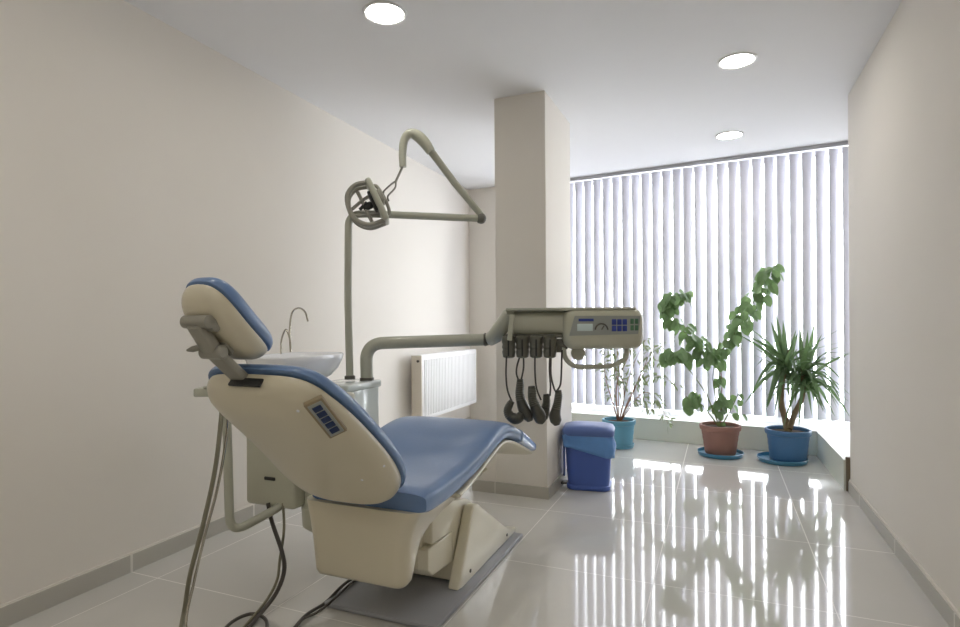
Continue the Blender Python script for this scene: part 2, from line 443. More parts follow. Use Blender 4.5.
# dish the top a little
for v in b.verts:
    u = (v.co.x-CX)/.27
    if abs(u) < .9 and v.co.y < 2.5:
        k = (1-(u/.9)**2)*max(0, min(1, (v.co.y-1.7)/.2))*max(0, min(1, (2.52-v.co.y)/.25))
        # only the upper surface
        zb = interp([(a, c) for a, c in SEAT], v.co.y)[0]
        if v.co.z > zb+.05: v.co.z -= .022*k
for v in b.verts:
    v.co.x += .024
    if v.co.x < CX and v.co.y < 2.05:
        k = max(0, min(1, (v.co.y-1.69)/.34)); v.co.x = CX+(v.co.x-CX)*(.70+.30*k)
    if v.co.x < CX and v.co.y > 1.95: v.co.x = CX+(v.co.x-CX)*(1+.16*max(0, min(1, (v.co.y-1.95)/.3))*max(0, min(1, (2.9-v.co.y)/.3)))
obj('seat', b, 'blue', ch, sharp=60)
# white pan under the seat
sts2 = []
for i, p in enumerate(pts):
    if p.y < 1.95: continue
    d = (pts[min(i+1, n-1)]-pts[max(i-1, 0)]).normalized(); nn = V((0, -d.z, d.y)); u = i/(n-1)
    w = .272-.03*(p.y-2.3)/.75; k2 = max(1-((u-.93)/.07)**2, 0)**.5 if u > .93 else 1
    sts2.append((V((CX+.018, p.y, p.z))+nn*(-.006), X, nn, w*(.5+.5*k2), .010, .012))
b = bm_new(); sweep(b, sts2, 5, 40); obj('legrest_pan', b, 'cream_light', ch, sharp=60)
# clear plastic foot cover at the toe
sts3 = []
for i, p in enumerate(pts):
    if p.y < 2.70: continue
    d = (pts[min(i+1, n-1)]-pts[max(i-1, 0)]).normalized(); nn = V((0, -d.z, d.y)); u = i/(n-1)
    th = .09-.05*(p.y-2.5)/.55; w = .276-.03*(p.y-2.3)/.75; k2 = max(1-((u-.93)/.07)**2, 0)**.5 if u > .93 else 1
    sts3.append((V((CX+.024, p.y, p.z))+nn*(th/2), X, nn, w*(.55+.45*k2)+.007, th/2*(.35+.65*k2)+.006, th/2*(.35+.65*k2)+.004))
b = bm_new(); sweep(b, sts3, 5, 56); obj('toe_cover', b, 'toe', ch, sharp=60)['label'] = 'shiny clear plastic cover over the foot end'
b = bm_new(); tube(b, catmull([(-1.02, 2.45, .552), (-1.01, 2.45, .53), (-.99, 2.48, .528), (-.985, 2.5, .54)], 4), .005, 8)
obj('pan_clip', b, 'metal', ch)

# backrest
T = V((0, -.735, .678)).normalized(); N = V((0, T.z, -T.y))
P0 = V((-1.172, 1.694, .551)); LB = .66
def bpt(s, dn=0): return P0+T*s+N*dn
def bw(u, W0, W1, nb=3.2, ntp=5):
    W = W0+(W1-W0)*u; v = 2*u-1; nx = ntp if v > 0 else nb
    return W*max(0, 1-abs(v)**nx)**(1/nx)
def backbody(u0, u1, W0, W1, tf, tn, e, nb=3.2, nt_=5, curve=.018, off=0, m=34, ext=0):
    sts = []
    for i in range(m+1):
        v = -cos(pi*i/m); u = (v+1)/2
        s = (LB+2*ext)*u-ext
        w = max(bw(u, W0, W1, nb, nt_), .004)
        k = max(0, 1-abs(v)**6)**(1/2.2)
        dn = off + curve*sin(pi*min(1, max(0, u*1.15)))
        sts.append((bpt(s, dn), X, N, w, max(tf*k, .002), max(tn*k*(.8+.2*(1-u)), .002)))
    return sts
b = bm_new(); sweep(b, backbody(0, 1, .254, .224, .052, .012, 3.4, ext=.012), 3.4, 56); obj('backrest_cushion', b, 'blue', ch, sharp=70)
b = bm_new(); sweep(b, backbody(0, 1, .248, .218, .006, .092, 2.7, off=-.012, ext=0), 2.7, 56)
shell = obj('backrest_shell', b, 'shell', ch, sharp=70)
me = shell.data

# button panel on the back shell, near its right edge
def on_shell(px, py):
    "hit point of a sight line on the shell, with normal (authoring aid: gives a point on the real surface)"
    o = V((0, 0, CH)); d = (at(px, py, 1)-o).normalized(); off = wpos(shell)
    best = None
    from mathutils.geometry import intersect_ray_tri
    for f in me.polygons:
        vs = [me.vertices[i].co+off for i in f.vertices]
        for k in range(1, len(vs)-1):
            h = intersect_ray_tri(vs[0], vs[k], vs[k+1], d, o, True)
            if h is not None and (best is None or (h-o).length < (best[0]-o).length): best = (h, f.normal.copy())
    return best
hit = on_shell(326, 418)
if hit:
    pc, pn_ = hit; la = (T-pn_*T.dot(pn_)).normalized(); wa = la.cross(pn_).normalized()
    def pbox(b, cl, cw, hl, hw_, t0, t1, bev=.003):
        Mx = Matrix((( *wa, 0), (*la, 0), (*pn_, 0), (0, 0, 0, 1))).transposed(); Mx.translation = pc
        box(b, cw-hw_, cw+hw_, cl-hl, cl+hl, t0, t1, bev, 2, rot=Mx)
    b = bm_new(); pbox(b, 0, 0, .074, .027, -.012, .0045, .004); kp = obj('keypad', b, 'panelrim', ch); kp['label'] = 'keypad with five navy buttons in a row'
    b = bm_new(); pbox(b, 0, 0, .067, .020, .001, .0062, .002); obj('keypad_face', b, 'panel', kp)
    for i in range(5):
        b = bm_new(); pbox(b, (i-2)*.0235, 0, .0098, .0125, .004, .0085, .002); obj('button', b, 'button', kp)
for q in ((298, 411), (362, 480), (384, 466)):
    h = on_shell(*q)
    if h: obj('cap_screw', lathe(bm_new(), [(.0045, 0), (.0045, .0015), (.002, .0025)], h[0]-h[1]*.0005, 10, axis=h[1]), 'porcelain', shell)
# slot for the headrest bar
b = bm_new(); Mx = Matrix(((*X, 0), (*N, 0), (*T, 0), (0, 0, 0, 1))).transposed(); Mx.translation = bpt(LB-.002, -.038)+X*(-.012)
box(b, -.05, .06, -.012, .014, -.004, .005, .003, 2, rot=Mx); obj('headrest_slot', b, 'black', ch)
# headrest: arm, knuckles, shell, pad
HC = V((-1.226, 1.163, 1.130))
hr = thing_parent = ch
a0 = V((-1.208, 1.243, .940)); a1 = V((-1.22, 1.115, 1.055)); a2 = V((-1.222, 1.062, 1.128))
b = bm_new()
def bar(b, p, q, w, t, nrm=None, e=5, tip=1.0):
    p, q = V(p), V(q); d = (q-p).normalized(); s = X-d*X.dot(d); s.normalize(); nn = s.cross(d).normalized()
    sweep(b, [(p, s, nn, w, t, t), (p.lerp(q, .04), s, nn, w*1.03, t*1.03, t*1.03), (p.lerp(q, .96), s, nn, w*tip, t, t), (q, s, nn, w*.9*tip, t*.8, t*.8)], e, 24)
bar(b, a0-(a1-a0)*.1, a1, .026, .013)
arm1 = obj('headrest_bar', b, 'metal', ch)
b = bm_new(); lathe(b, [(.014, -.036), (.019, -.032), (.019, .032), (.014, .036)], a1, 20, axis=(1, 0, 0)); obj('knuckle', b, 'metal', arm1)
b = bm_new(); bar(b, a1, a2, .024, .016, tip=.9)
tube(b, [a1+V((-.02, -.01, .015)), a1+V((-.035, -.035, .008)), a1+V((-.038, -.048, .006))], [.009, .008, .003], 10)
bar(b, a1+V((.0, .02, .0)), HC+V((.0, -.01, -.06)), .03, .02)
lnk = obj('headrest_link', b, 'metal', ch)
b = bm_new(); lathe(b, [(.011, -.046), (.017, -.042), (.017, .042), (.011, .046)], a2+V((.0, .006, .006)), 20, axis=(1, 0, 0))
lathe(b, [(.014, -.014), (.020, -.01), (.020, .01), (.014, .014)], a2+V((.03, .028, .0)), 20, axis=(1, .2, 0)); obj('knuckle', b, 'metal', lnk)
TH = V((0, -.72, .69)).normalized(); NH = V((0, TH.z, -TH.y))
def hbody(L, W, tf, tn, off, e, m=26, nx=3.0):
    sts = []
    for i in range(m+1):
        v = -cos(pi*i/m); s = v*L/2
        w = W*max(0, 1-abs(v)**nx)**(1/nx)*(1-.06*v); k = max(0, 1-abs(v)**4)**(1/2.2)
        bend = .014*(v*v)
        sts.append((HC+TH*s+NH*(off+bend), X, NH, max(w, .003), max(tf*k, .002), max(tn*k, .002)))
    return sts
b = bm_new(); sweep(b, hbody(.276, .086, .048, .008, .004, 3), 3.0, 44); obj('headrest_pad', b, 'blue', ch, sharp=70)
b = bm_new(); sweep(b, hbody(.268, .083, .006, .052, -.006, 3), 2.6, 44); obj('headrest_shell', b, 'shell', ch, sharp=70)

# ================================================================== CUSPIDOR UNIT (left of the chair)
cu = thing('cuspidor_unit', 'cream and white water unit with spittoon basin beyond the left side of the dental chair', 'dental unit', (-1.73, 2.2, .36))
b = bm_new(); box(b, -1.86, -1.60, 1.86, 2.30, .365, .80, .018, 3); obj('body', b, 'unit', cu)
b = bm_new(); box(b, -1.60, -1.50, 1.92, 2.14, .37, .50, .01, 2); tube(b, [(-1.5, 2.0, .36), (-1.33, 2.05, .36)], .03, 16); lathe(b, [(.05, -.10), (.075, -.08), (.08, 0), (.06, .03)], (-1.56, 1.98, .36), 24); obj('chair_bracket', b, 'unit', cu)
b = bm_new(); box(b, -1.88, -1.665, 2.32, 2.60, .42, .80, .012, 3); obj('column_cabinet', b, 'glassy', cu)
b = bm_new(); box(b, -1.89, -1.655, 2.31, 2.61, .79, .827, .01, 3); obj('cabinet_top', b, 'glassy', cu)
b = bm_new(); box(b, -1.752, -1.695, 1.854, 1.864, .478, .492, .003, 1); obj('label_slot', b, 'black', cu)
# basin
bc = V((-1.82, 2.14, .925))
b = bm_new(); rings = []
prof = [(.05, -.075), (.11, -.07), (.17, -.045), (.205, -.01), (.225, .03), (.232, .052), (.228, .058), (.218, .056), (.205, .035), (.17, .0), (.10, -.025), (.03, -.035)]
for r, z in prof:
    ring = []
    for k in range(44):
        a = 2*pi*k/44; ca, sa = cos(a), sin(a); e = 2.8
        ring.append(b.verts.new(bc+V((r*.72*math.copysign(abs(ca)**(2/e), ca), r*1.02*math.copysign(abs(sa)**(2/e), sa), z))))
    rings.append(ring)
skin(b, rings); obj('basin', b, 'porcelain', cu, sharp=50)
b = bm_new(); lathe(b, [(.06, -.1), (.07, -.06), (.06, 0)], bc+V((0, 0, -.055)), 24); obj('basin_neck', b, 'porcelain', cu)
# taps
f1 = at(291, 352, 2.70); b = bm_new()
g = [at(290, 345, 2.70), at(290, 325, 2.70), at(292.5, 312, 2.70), at(299, 308, 2.70), at(305, 312, 2.70), at(308, 321.5, 2.70)]
tube(b, catmull([f1]+g, 6), .0045, 10); obj('cup_filler', b, 'chrome', cu)
b = bm_new(); tube(b, catmull([at(281, 354, 2.62), at(281.5, 340, 2.62), at(286, 329.5, 2.62), at(290, 340, 2.62), at(290.5, 352, 2.62)], 6), .0042, 10); obj('bowl_rinse', b, 'chrome', cu)
# assistant holder: bent tube and tray
ah = obj('assistant_arm', tube(bm_new(), fillet([at(286, 500, 2.40), at(278, 508, 2.36), at(230, 534, 2.22), at(226, 395, 2.24)], .07, 8), .017, 14), 'arm', cu)
b = bm_new(); pb = at(216, 391, 2.18); Mx = Matrix.Translation(pb) @ Matrix.Rotation(YAW, 4, 'Z')
box(b, -.068, .09, -.04, .04, -.018, .014, .006, 2, rot=Mx); box(b, -.03, .08, -.045, .03, .012, .022, .004, 1, rot=Mx); obj('assistant_holder', b, 'arm', ah)

# ================================================================== OPERATING LAMP
D0 = 3.0
lp = thing('operating_lamp', 'grey jointed operating lamp on a tall pole above the chair', 'operating lamp', at(350, 378, D0))
p0 = at(350, 379, D0)
b = bm_new(); tube(b, fillet([p0, at(348, 300, D0), at(348.5, 214, D0), at(375, 214, D0+.03), at(481, 218.5, D0+.16)], .09, 10), .0195, 18); pole = obj('pole', b, 'arm', lp)
b = bm_new(); lathe(b, [(.028, 0), (.028, .016), (.021, .02)], p0-V((0, 0, .001)), 24); obj('collar', b, 'steel_dark', pole)
J = at(481, 218.5, D0+.16)
b = bm_new(); lathe(b, [(.004, -.030), (.018, -.025), (.027, -.012), (.030, 0), (.027, .012), (.018, .025), (.004, .030)], J, 24); obj('elbow_joint', b, mat('joint_grey', (104, 104, 96), .4), lp)
Tp = at(427, 146, D0+.02)
b = bm_new(); tube(b, [J+V((0, 0, .02)), J.lerp(Tp, .5), Tp], [.0175, .019, .020], 18); up = obj('spring_arm', b, 'arm', lp)
b = bm_new(); pk = catmull([at(431, 152, D0+.02), at(424, 142, D0+.015), at(416, 135, D0+.01), at(409, 134, D0), at(404, 141, D0), at(402.5, 155, D0), at(403, 167, D0)], 5)
tube(b, pk, [.024+.006*sin(pi*min(1, i/14)) if i < 14 else .024-.006*(i-14)/(len(pk)-14) for i in range(len(pk))], 18); obj('knuckle', b, 'arm', up)
# lamp head
LD = 2.98
o0 = at(377.5, 202, LD); 
def sdir(dx, dy): return (RT*dx-UP*dy).normalized()
e1 = sdir(18, 38); e2 = sdir(-38, 18); e3 = FW.copy()
e3 = (e3+e2*.15).normalized(); e2 = (e2-e3*e2.dot(e3)).normalized(); e1 = e2.cross(e3).normalized()
if e1.z > 0: e1 = -e1
LM = Matrix(((*e1, 0), (*e2, 0), (*e3, 0), (0, 0, 0, 1))).transposed(); LM.translation = o0
def lt(x, y, z): return LM @ V((x, y, z))
lh = obj('lamp_head', box(bm_new(), -.118, .118, -.016, .016, -.075, .075, .014, 3, rot=LM), 'arm', lp)
lh['label'] = 'grey lamp head with an open looped guard'
b = bm_new()
for zz in (-.035, .035):
    tube(b, catmull([lt(-.105, .01, zz), lt(-.115, .07, zz*.95), lt(-.085, .125, zz*.9), lt(-.02, .148, zz*.9), lt(.05, .14, zz*.9), lt(.1, .09, zz*.95), lt(.11, .01, zz)], 6), .013, 10)
tube(b, [lt(-.012, .148, -.035), lt(-.012, .15, .035)], .011, 10)
tube(b, [lt(-.09, .07, 0), lt(.085, .07, 0)], .010, 8)
for a in (-.048, .056):
    tube(b, [lt(a, .012, 0), lt(a*.8, .07, 0), lt(a*.3, .145, 0)], .009, 8)
obj('guard_loop', b, 'metal', lh)
b = bm_new(); box(b, -.06, .05, .014, .03, -.045, .045, .004, 2, rot=LM); lathe(b, [(.014, 0), (.020, .012), (.020, .04), (.01, .055)], lt(0, .026, 0), 18, axis=e2); tube(b, [lt(-.02, .05, 0), lt(.0, .10, 0)], .009, 10); obj('bulb_socket', b, 'black', lh)
b = bm_new(); tube(b, catmull([lt(-.085, -.012, 0), lt(-.075, -.032, 0), lt(0, -.042, 0), lt(.07, -.034, 0), lt(.085, -.012, 0)], 6), .009, 10); box(b, -.05, .02, -.04, -.012, -.05, .05, .01, 2, rot=LM); obj('rear_bracket', b, 'metal', lh)
# yoke and rod
rj = at(396, 181, LD)
b = bm_new(); tube(b, [at(403, 166, D0), rj], .0065, 10)
tube(b, catmull([rj, at(391, 184.5, LD), at(384, 191, LD), lt(-.03, -.05, 0)], 5), .0048, 8)
tube(b, catmull([rj, at(395, 188, LD), at(388, 196, LD), lt(.02, -.055, 0)], 5), .0048, 8); obj('yoke', b, 'metal', lp)

# ================================================================== DELIVERY CONSOLE
dc = thing('instrument_console', 'grey dentist console with control panel, on a bent arm beyond the foot of the chair', 'instrument console', at(367, 379, D0))
pA = at(367, 380, D0+.02); EL = at(485, 339.5, 3.08)
b = bm_new(); tube(b, fillet([pA, at(366, 343.5, D0+.02), at(485, 339.5, 3.10)], .13, 12), .033, 20); am = obj('support_arm', b, 'arm', dc)
b = bm_new(); lathe(b, [(.037, 0), (.037, .012), (.034, .016)], pA-V((0, 0, .002)), 24); obj('collar', b, 'steel_dark', am); b = bm_new(); lathe(b, [(.030, -.008), (.037, 0), (.030, .02)], EL, 20, axis=RT); obj('collar', b, 'steel_dark', am)
CA = R(17); ex = V((cos(CA), sin(CA), 0)); ey = V((-sin(CA), cos(CA), 0))
CC = at(574, 328, 2.98); CM = Matrix(((*ex, 0), (*ey, 0), (0, 0, 1, 0), (0, 0, 0, 1))).transposed(); CM.translation = CC
def cl(x, y, z): return CM @ V((x, y, z))
# local scale: about 193 px per metre; x -0.37..0.34, z +0.11..-0.10
b = bm_new(); q_ = [EL+RT*.012, EL+RT*.03+UP*.004, at(495, 336, 3.02), at(503, 325, 2.98), at(509, 314, 2.96), at(511, 311, 2.96)]; tube(b, q_, [.022, .038, .041, .041, .034, .018], 20); obj('joint_housing', b, 'arm', dc)
# rear beam: rounded bar
def xbar(b, x0, x1, zc, yc, hz, hy, e, endr=.03, m=5):
    sts = []
    L = []
    for i in range(m+1): t = i/m; L.append((x0+endr*(1-cos(pi/2*t)), .45+.55*sin(pi/2*t)))
    L += [(x1-endr*(1-cos(pi/2*(1-i/m))), .45+.55*sin(pi/2*(1-i/m))) for i in range(m+1)]
    for x, k in L: sts.append((cl(x, yc, zc), ey, UP, hy*k, hz*k, hz*k))
    sweep(b, sts, e, 36)
b = bm_new(); xbar(b, -.335, -.02, .028, .02, .068, .085, 2.6); obj('instrument_beam', b, 'unit', dc, sharp=60)
b = bm_new(); box(b, -.35, .30, -.10, .12, .088, .104, .008, 3, rot=CM); obj('top_tray', b, 'arm', dc)
b = bm_new(); xbar(b, -.062, .342, -.004, .01, .102, .125, 5.5, .05, 7); body = obj('console_body', b, 'unit', dc, sharp=60)
# control panel on the front (towards -y)
fy = .01-.125
def fbox(name, x0, x1, z0, z1, t, m, par, bev=.002, y0=None):
    b = bm_new(); box(b, x0, x1, fy-t, fy+.004, z0, z1, bev, 2, rot=CM); return obj(name, b, m, par)
b = bm_new(); P = [(-.032, -.038), (.305, -.03), (.318, .06), (-.004, .062)]
bb = [b.verts.new(cl(x, fy-.0025, z)) for x, z in P]; b2 = [b.verts.new(cl(x, fy+.01, z)) for x, z in P]
for k in range(4): b.faces.new((bb[k], bb[(k+1) % 4], b2[(k+1) % 4], b2[k]))
b.faces.new(bb); b.faces.new(list(reversed(b2))); cp = obj('control_panel', b, 'panel', dc)
fbox('display', .008, .085, -.014, .022, .0045, 'lcd', cp); fbox('display_label', .015, .09, .034, .048, .004, 'txtblue', cp)
b = bm_new(); tube(b, [cl(.128+.03*cos(a), fy-.004, -.008+.03*sin(a)) for a in [pi*k/12 for k in range(13)]], .004, 8); obj('dial_arc', b, 'steel_dark', cp)
b = bm_new(); tube(b, [cl(.128, fy-.004, -.008), cl(.14, fy-.004, .012)], .003, 8); obj('dial_pointer', b, 'steel_dark', cp)
for i in range(3):
    for j in range(2):
        fbox('button', .178+.026*i, .178+.026*i+.022, -.016+.032*j, .012+.032*j, .005, 'txtblue', cp)
for i in range(2):
    for j in range(2):
        fbox('button', .268+.022*i, .268+.022*i+.017, -.012+.032*j, .014+.032*j, .005, 'green', cp)['label'] = 'green button'
# handle under the body, small round bottle
b = bm_new(); tube(b, fillet([cl(-.055, -.03, -.09), cl(-.05, -.05, -.16), cl(-.0, -.06, -.198), cl(.19, -.06, -.195), cl(.262, -.05, -.15), cl(.262, -.03, -.09)], .05, 7), .0125, 14); obj('handle', b, 'arm', dc)
b = bm_new(); lathe(b, [(.02, -.03), (.036, -.026), (.038, 0), (.036, .026), (.02, .03)], cl(.02, 0, -.13), 24, axis=ey)
obj('canister', b, 'arm', dc)
# holder row
b = bm_new(); box(b, -.355, -.06, -.05, .05, -.05, -.03, .006, 2, rot=CM); obj('holder_rail', b, 'hold', dc)
hx = [-.336, -.266, -.196, -.126]
for i, x in enumerate(hx):
    b = bm_new(); lathe(b, [(.020, -.062), (.030, -.056), (.034, -.03), (.031, -.018), (.035, -.006), (.032, .008), (.035, .02), (.034, .045), (.026, .052)], cl(x, -.055, -.09), 20, sx=1, sy=1.25)
    hh = obj('instrument_holder', b, 'hold', dc)
    b = bm_new(); box(b, x-.004, x+.004, -.10, -.088, -.14, -.055, .002, 1, rot=CM); obj('holder_slot', b, 'black', hh)
b = bm_new(); box(b, -.10, -.055, -.04, .03, -.125, -.055, .008, 2, rot=CM); tube(b, [cl(-.09, -.03, -.08), cl(-.035, -.04, -.1)], .011, 10); obj('valve_block', b, 'hold', dc)
b = bm_new(); bar(b, cl(-.315, -.11, .07), cl(-.33, -.10, -.06), .012, .008); obj('strap', b, 'unit', dc)

# handpieces: hose loop hangs from the holder, dark body at its lower end
def handpiece(x0, pxs, body_px, dd, tilt, label, rr=.017, ring=False):
    pts_ = [at(a, c, dd) for a, c in body_px]
    t = thing('dental_handpiece', label, 'dental handpiece', pts_[-1], 'handpieces hanging under the console')
    b = bm_new(); k = len(pts_); rad = [rr*f for f in ([.72, .9, .95, 1.15, 1.45, 1.4, .7][:k] if k == 7 else [.7, 1, 1.2, .8][:k])]
    q = catmull(pts_, 4); rq = []; rr *= 1.05
    for i in range(len(q)):
        u = i/(len(q)-1)*(k-1); a = int(min(u, k-2)); rq.append(rad[a]+(rad[a+1]-rad[a])*(u-a))
    tube(b, q, rq, 16); bd = obj('handle_body', b, 'hand', t)
    b = bm_new()
    for i in range(2, len(q)//2, 1):
        d = (q[min(i+1, len(q)-1)]-q[i-1]).normalized(); lathe(b, [(rq[i]*1.0, -.0025), (rq[i]*1.13, 0), (rq[i]*1.0, .0025)], q[i], 16, axis=d)
    obj('grip_ring', b, 'hold', bd)
    b = bm_new()
    for path in pxs: tube(b, catmull([at(a, c, dd) for a, c in path], 6), .0048, 8)
    obj('hose', b, 'hosedark', t)
DD = 2.92
handpiece(0, [[(506.5, 356), (506, 375), (507.5, 390), (512, 402)]], [(512, 401), (509, 406), (507.5, 411), (510, 416), (515, 418.5), (519, 417), (521, 413)], DD, 0,
          'dark round-ended handpiece hanging lowest at the far left of the console row', .021)
handpiece(0, [[(520, 356), (517, 366), (516.5, 374), (519, 381)], [(523.5, 356), (523.5, 368), (521, 381)]], [(520, 379), (520, 386), (519.5, 393), (521, 401), (524, 409), (528, 416), (530, 421)], DD+.02, 0,
          'ribbed dark handpiece hanging second from the left of the console row', .022)
handpiece(0, [[(535, 356), (535, 372), (536.5, 388), (541, 400)]], [(531.5, 386), (532, 392), (532.5, 399), (535, 406), (538, 413), (541, 419), (544, 422)], DD-.01, 0,
          'dark handpiece with a bulky lower end hanging third from the left of the console row', .023)
handpiece(0, [[(550, 356), (549.5, 370), (550.5, 385), (550, 396)]], [(546, 394), (546.5, 398), (546.5, 403), (545.5, 408), (544, 413), (542.5, 417), (541, 420)], DD+.05, 0,
          'short dark handpiece hanging fourth from the left of the console row', .020)
handpiece(0, [[(551, 356), (551, 375), (554, 388), (556, 392)], [(562, 350), (561.5, 370), (560.5, 384), (557, 391)]], [(558.5, 390), (558.5, 396), (557.5, 403), (556, 410), (555, 416), (556, 421), (557, 425)], DD, 0,
          'dark handpiece hanging rightmost in the row, in front of the bright window edge', .021)

# ================================================================== HOSES ON THE FLOOR
def hose(name, pts, r, m, label, n=8, cat='hose'):
    o = obj(name, tube(bm_new(), catmull(pts, n), r, 10), m); return tag(o, label, cat)
hose('suction_hose', [at(222, 398, 2.05), at(221, 420, 2.03), at(215, 470, 2.0), at(203, 525, 1.98), at(190, 575, 2.0), at(184, 612, 2.05), at(176, 640, 1.92), at(150, 668, 1.85)], .0078, 'hosegrey', 'grey suction hose hanging from the assistant holder to the floor at the far left')
hose('suction_hose', [at(228.5, 404, 2.07), at(226, 440, 2.04), at(217, 490, 2.02), at(205, 535, 2.01), at(194, 582, 2.03), at(186, 622, 2.0), at(190, 660, 1.9)], .005, 'chrome', 'thin shiny hose running close along the right of the thick suction hose')
hose('supply_hose', [at(268, 503, 2.38), at(272, 522, 2.36), at(282, 552, 2.3), at(284, 572, 2.28), at(275, 595, 2.26), at(255, 620, 2.16), at(235, 645, 1.99)], .0085, 'hosedark', 'dark supply hose dropping from the cuspidor box and curving left over the floor')
hose('supply_hose', [at(283, 503, 2.36), at(284, 530, 2.34), at(280, 558, 2.31), at(277, 580, 2.27), at(266, 601, 2.24), at(246, 625, 2.14), at(228, 645, 2.0)], .0055, 'hosegrey', 'thin pale hose dropping from the cuspidor box beside the dark one')
zf = .010
def fl(px, py, z=zf):
    d = (CH-z)*FPX/((py-Y0)); return at(px, py, d)
hose('floor_cable', [fl(215, 640), fl(232, 622), fl(250, 614), fl(263, 617), fl(267, 627), fl(258, 645)], .0065, 'hosedark', 'dark cable curling in an arc on the tiles at the bottom edge', cat='cable')
hose('floor_cable', [(-1.36, 2.26, .035), (-1.42, 2.14, .03), fl(352, 579, .03), fl(340, 588, .03), fl(325, 603), fl(305, 616), fl(285, 640)], .0065, 'hosedark', 'dark cable running out from under the chair base, left one of the pair', cat='cable')
hose('floor_cable', [(-1.39, 2.24, .032), (-1.43, 2.10, .03), fl(350, 584, .03), fl(333, 600, .034), fl(318, 612, .02), fl(300, 622, .012), fl(290, 650)], .005, 'hosedark', 'thinner dark cable running out from under the chair base, right one of the pair', cat='cable')

# ================================================================== BIN
BA = R(8); bcn = V((-.828, 3.90, 0))
def bsec(w, l, z, r, n=7):
    w *= 1.07
    out = []
    for (sx, sy, a0) in ((1, 1, 0), (-1, 1, 90), (-1, -1, 180), (1, -1, 270)):
        for k in range(n+1):
            a = R(a0+90*k/n); x = sx*(w-r)+r*cos(a); y = sy*(l-r)+r*sin(a)
            out.append(bcn+V((x*cos(BA)-y*sin(BA), x*sin(BA)+y*cos(BA), z)))
    return out
bn = thing('pedal_bin', 'blue plastic pedal bin with lid, on the floor beside the column', 'bin', bcn)
def bloft(secs, jit=0): 
    b = bm_new(); rings = [[b.verts.new(p) for p in s] for s in secs]; skin(b, rings); return b
b = bloft([bsec(.128, .105, .001, .05), bsec(.135, .112, .008, .055), bsec(.135, .112, .03, .055), bsec(.128, .106, .036, .055), bsec(.133, .110, .1, .055), bsec(.146, .122, .36, .06), bsec(.146, .122, .372, .06)]); obj('bin_body', b, 'binblue', bn, sharp=45)
b = bloft([bsec(.150, .128, .365, .06), bsec(.160, .136, .368, .065), bsec(.162, .138, .395, .065), bsec(.152, .128, .418, .07), bsec(.120, .10, .430, .07), bsec(.06, .05, .434, .045)]); obj('lid', b, 'binlid', bn, sharp=45)
# bag edge hanging below the lid
b = bm_new(); secs = []
for j, z in enumerate((.375, .345, .315, .285, .255, .23)):
    s = bsec(.152+.001*j, .130+.0006*j, z, .06, 16); out = []
    for k, p in enumerate(s):
        c = p-bcn; ang = math.atan2(c.y, c.x)
        side = .5+.5*cos(ang-R(-10))
        drop = (.40+.60*side)
        rad = V((c.x, c.y, 0)).normalized()*(.004*sin(5*ang+j*1.3)+.004*sin(13*ang-1.4*j)+.0015*sin(29*ang+j)+.002+(.0035*j*(1 if j < 4 else .3))*side)
        out.append(bcn+V((c.x, c.y, .375-(.375-z)*drop+.006*sin(3*ang)*j/5))+rad)
    secs.append(out)
rings = [[b.verts.new(p) for p in s] for s in secs]; skin(b, rings, False)
bag = obj('bin_bag', b, 'bag', bn, sharp=80); sm = bag.modifiers.new('thickness', 'SOLIDIFY'); sm.thickness = .0012
bag['label'] = 'light blue bag folded over the rim under the lid'
b = bm_new()
def bl_(x, y, z): return bcn+V((x*cos(BA)-y*sin(BA), x*sin(BA)+y*cos(BA), z))
RB = Matrix.Translation(bcn) @ Matrix.Rotation(BA, 4, 'Z')
box(b, -.172, -.160, -.03, .01, .07, .38, .004, 2, rot=RB); obj('lid_rod', b, 'binlid', bn)
b = bm_new(); box(b, -.20, -.13, -.05, .02, .02, .034, .006, 2, rot=RB); obj('pedal', b, 'steel_dark', bn)

# ================================================================== POTS AND PLANTS
def pot(name, label, c, rt_, rb, h, m, saucer, srad=None, group=None, ribs=True, sm_=None):
    c = V(c); t = thing(name, label, 'potted plant', c)
    z0 = .014 if saucer else .001
    b = bm_new()
    prof = [(rb*.96, z0), (rb, z0+.006)]
    for i in range(1, 8):
        u = i/8; prof.append((rb+(rt_*.92-rb)*u+(.0022 if (ribs and i % 2) else 0), z0+(h-.045)*u))
    prof += [(rt_*.93, z0+h-.045), (rt_, z0+h-.04), (rt_+.004, z0+h-.02), (rt_+.003, z0+h-.003), (rt_-.004, z0+h), (rt_-.013, z0+h-.003), (rt_-.016, z0+h-.03)]
    lathe(b, prof, c, 40); obj('pot', b, m, t, sharp=50)
    b = bm_new(); lathe(b, [(rt_-.02, z0+h-.036), (rt_-.018, z0+h-.028), (rt_*.5, z0+h-.022), (.01, z0+h-.018)], c, 30)
    for v in b.verts: v.co.z += random.uniform(-.002, .002)
    obj('soil', b, 'soil', t)
    if saucer:
        b = bm_new(); sc_ = c if sm_ is None else c+V(sm_); lathe(b, [(srad*.9, .001), (srad*.94, .004), (srad, .034), (srad-.005, .036), (srad-.012, .012), (.01, .011)], sc_, 40); obj('saucer', b, saucer, t)
    return t, z0+h-.025

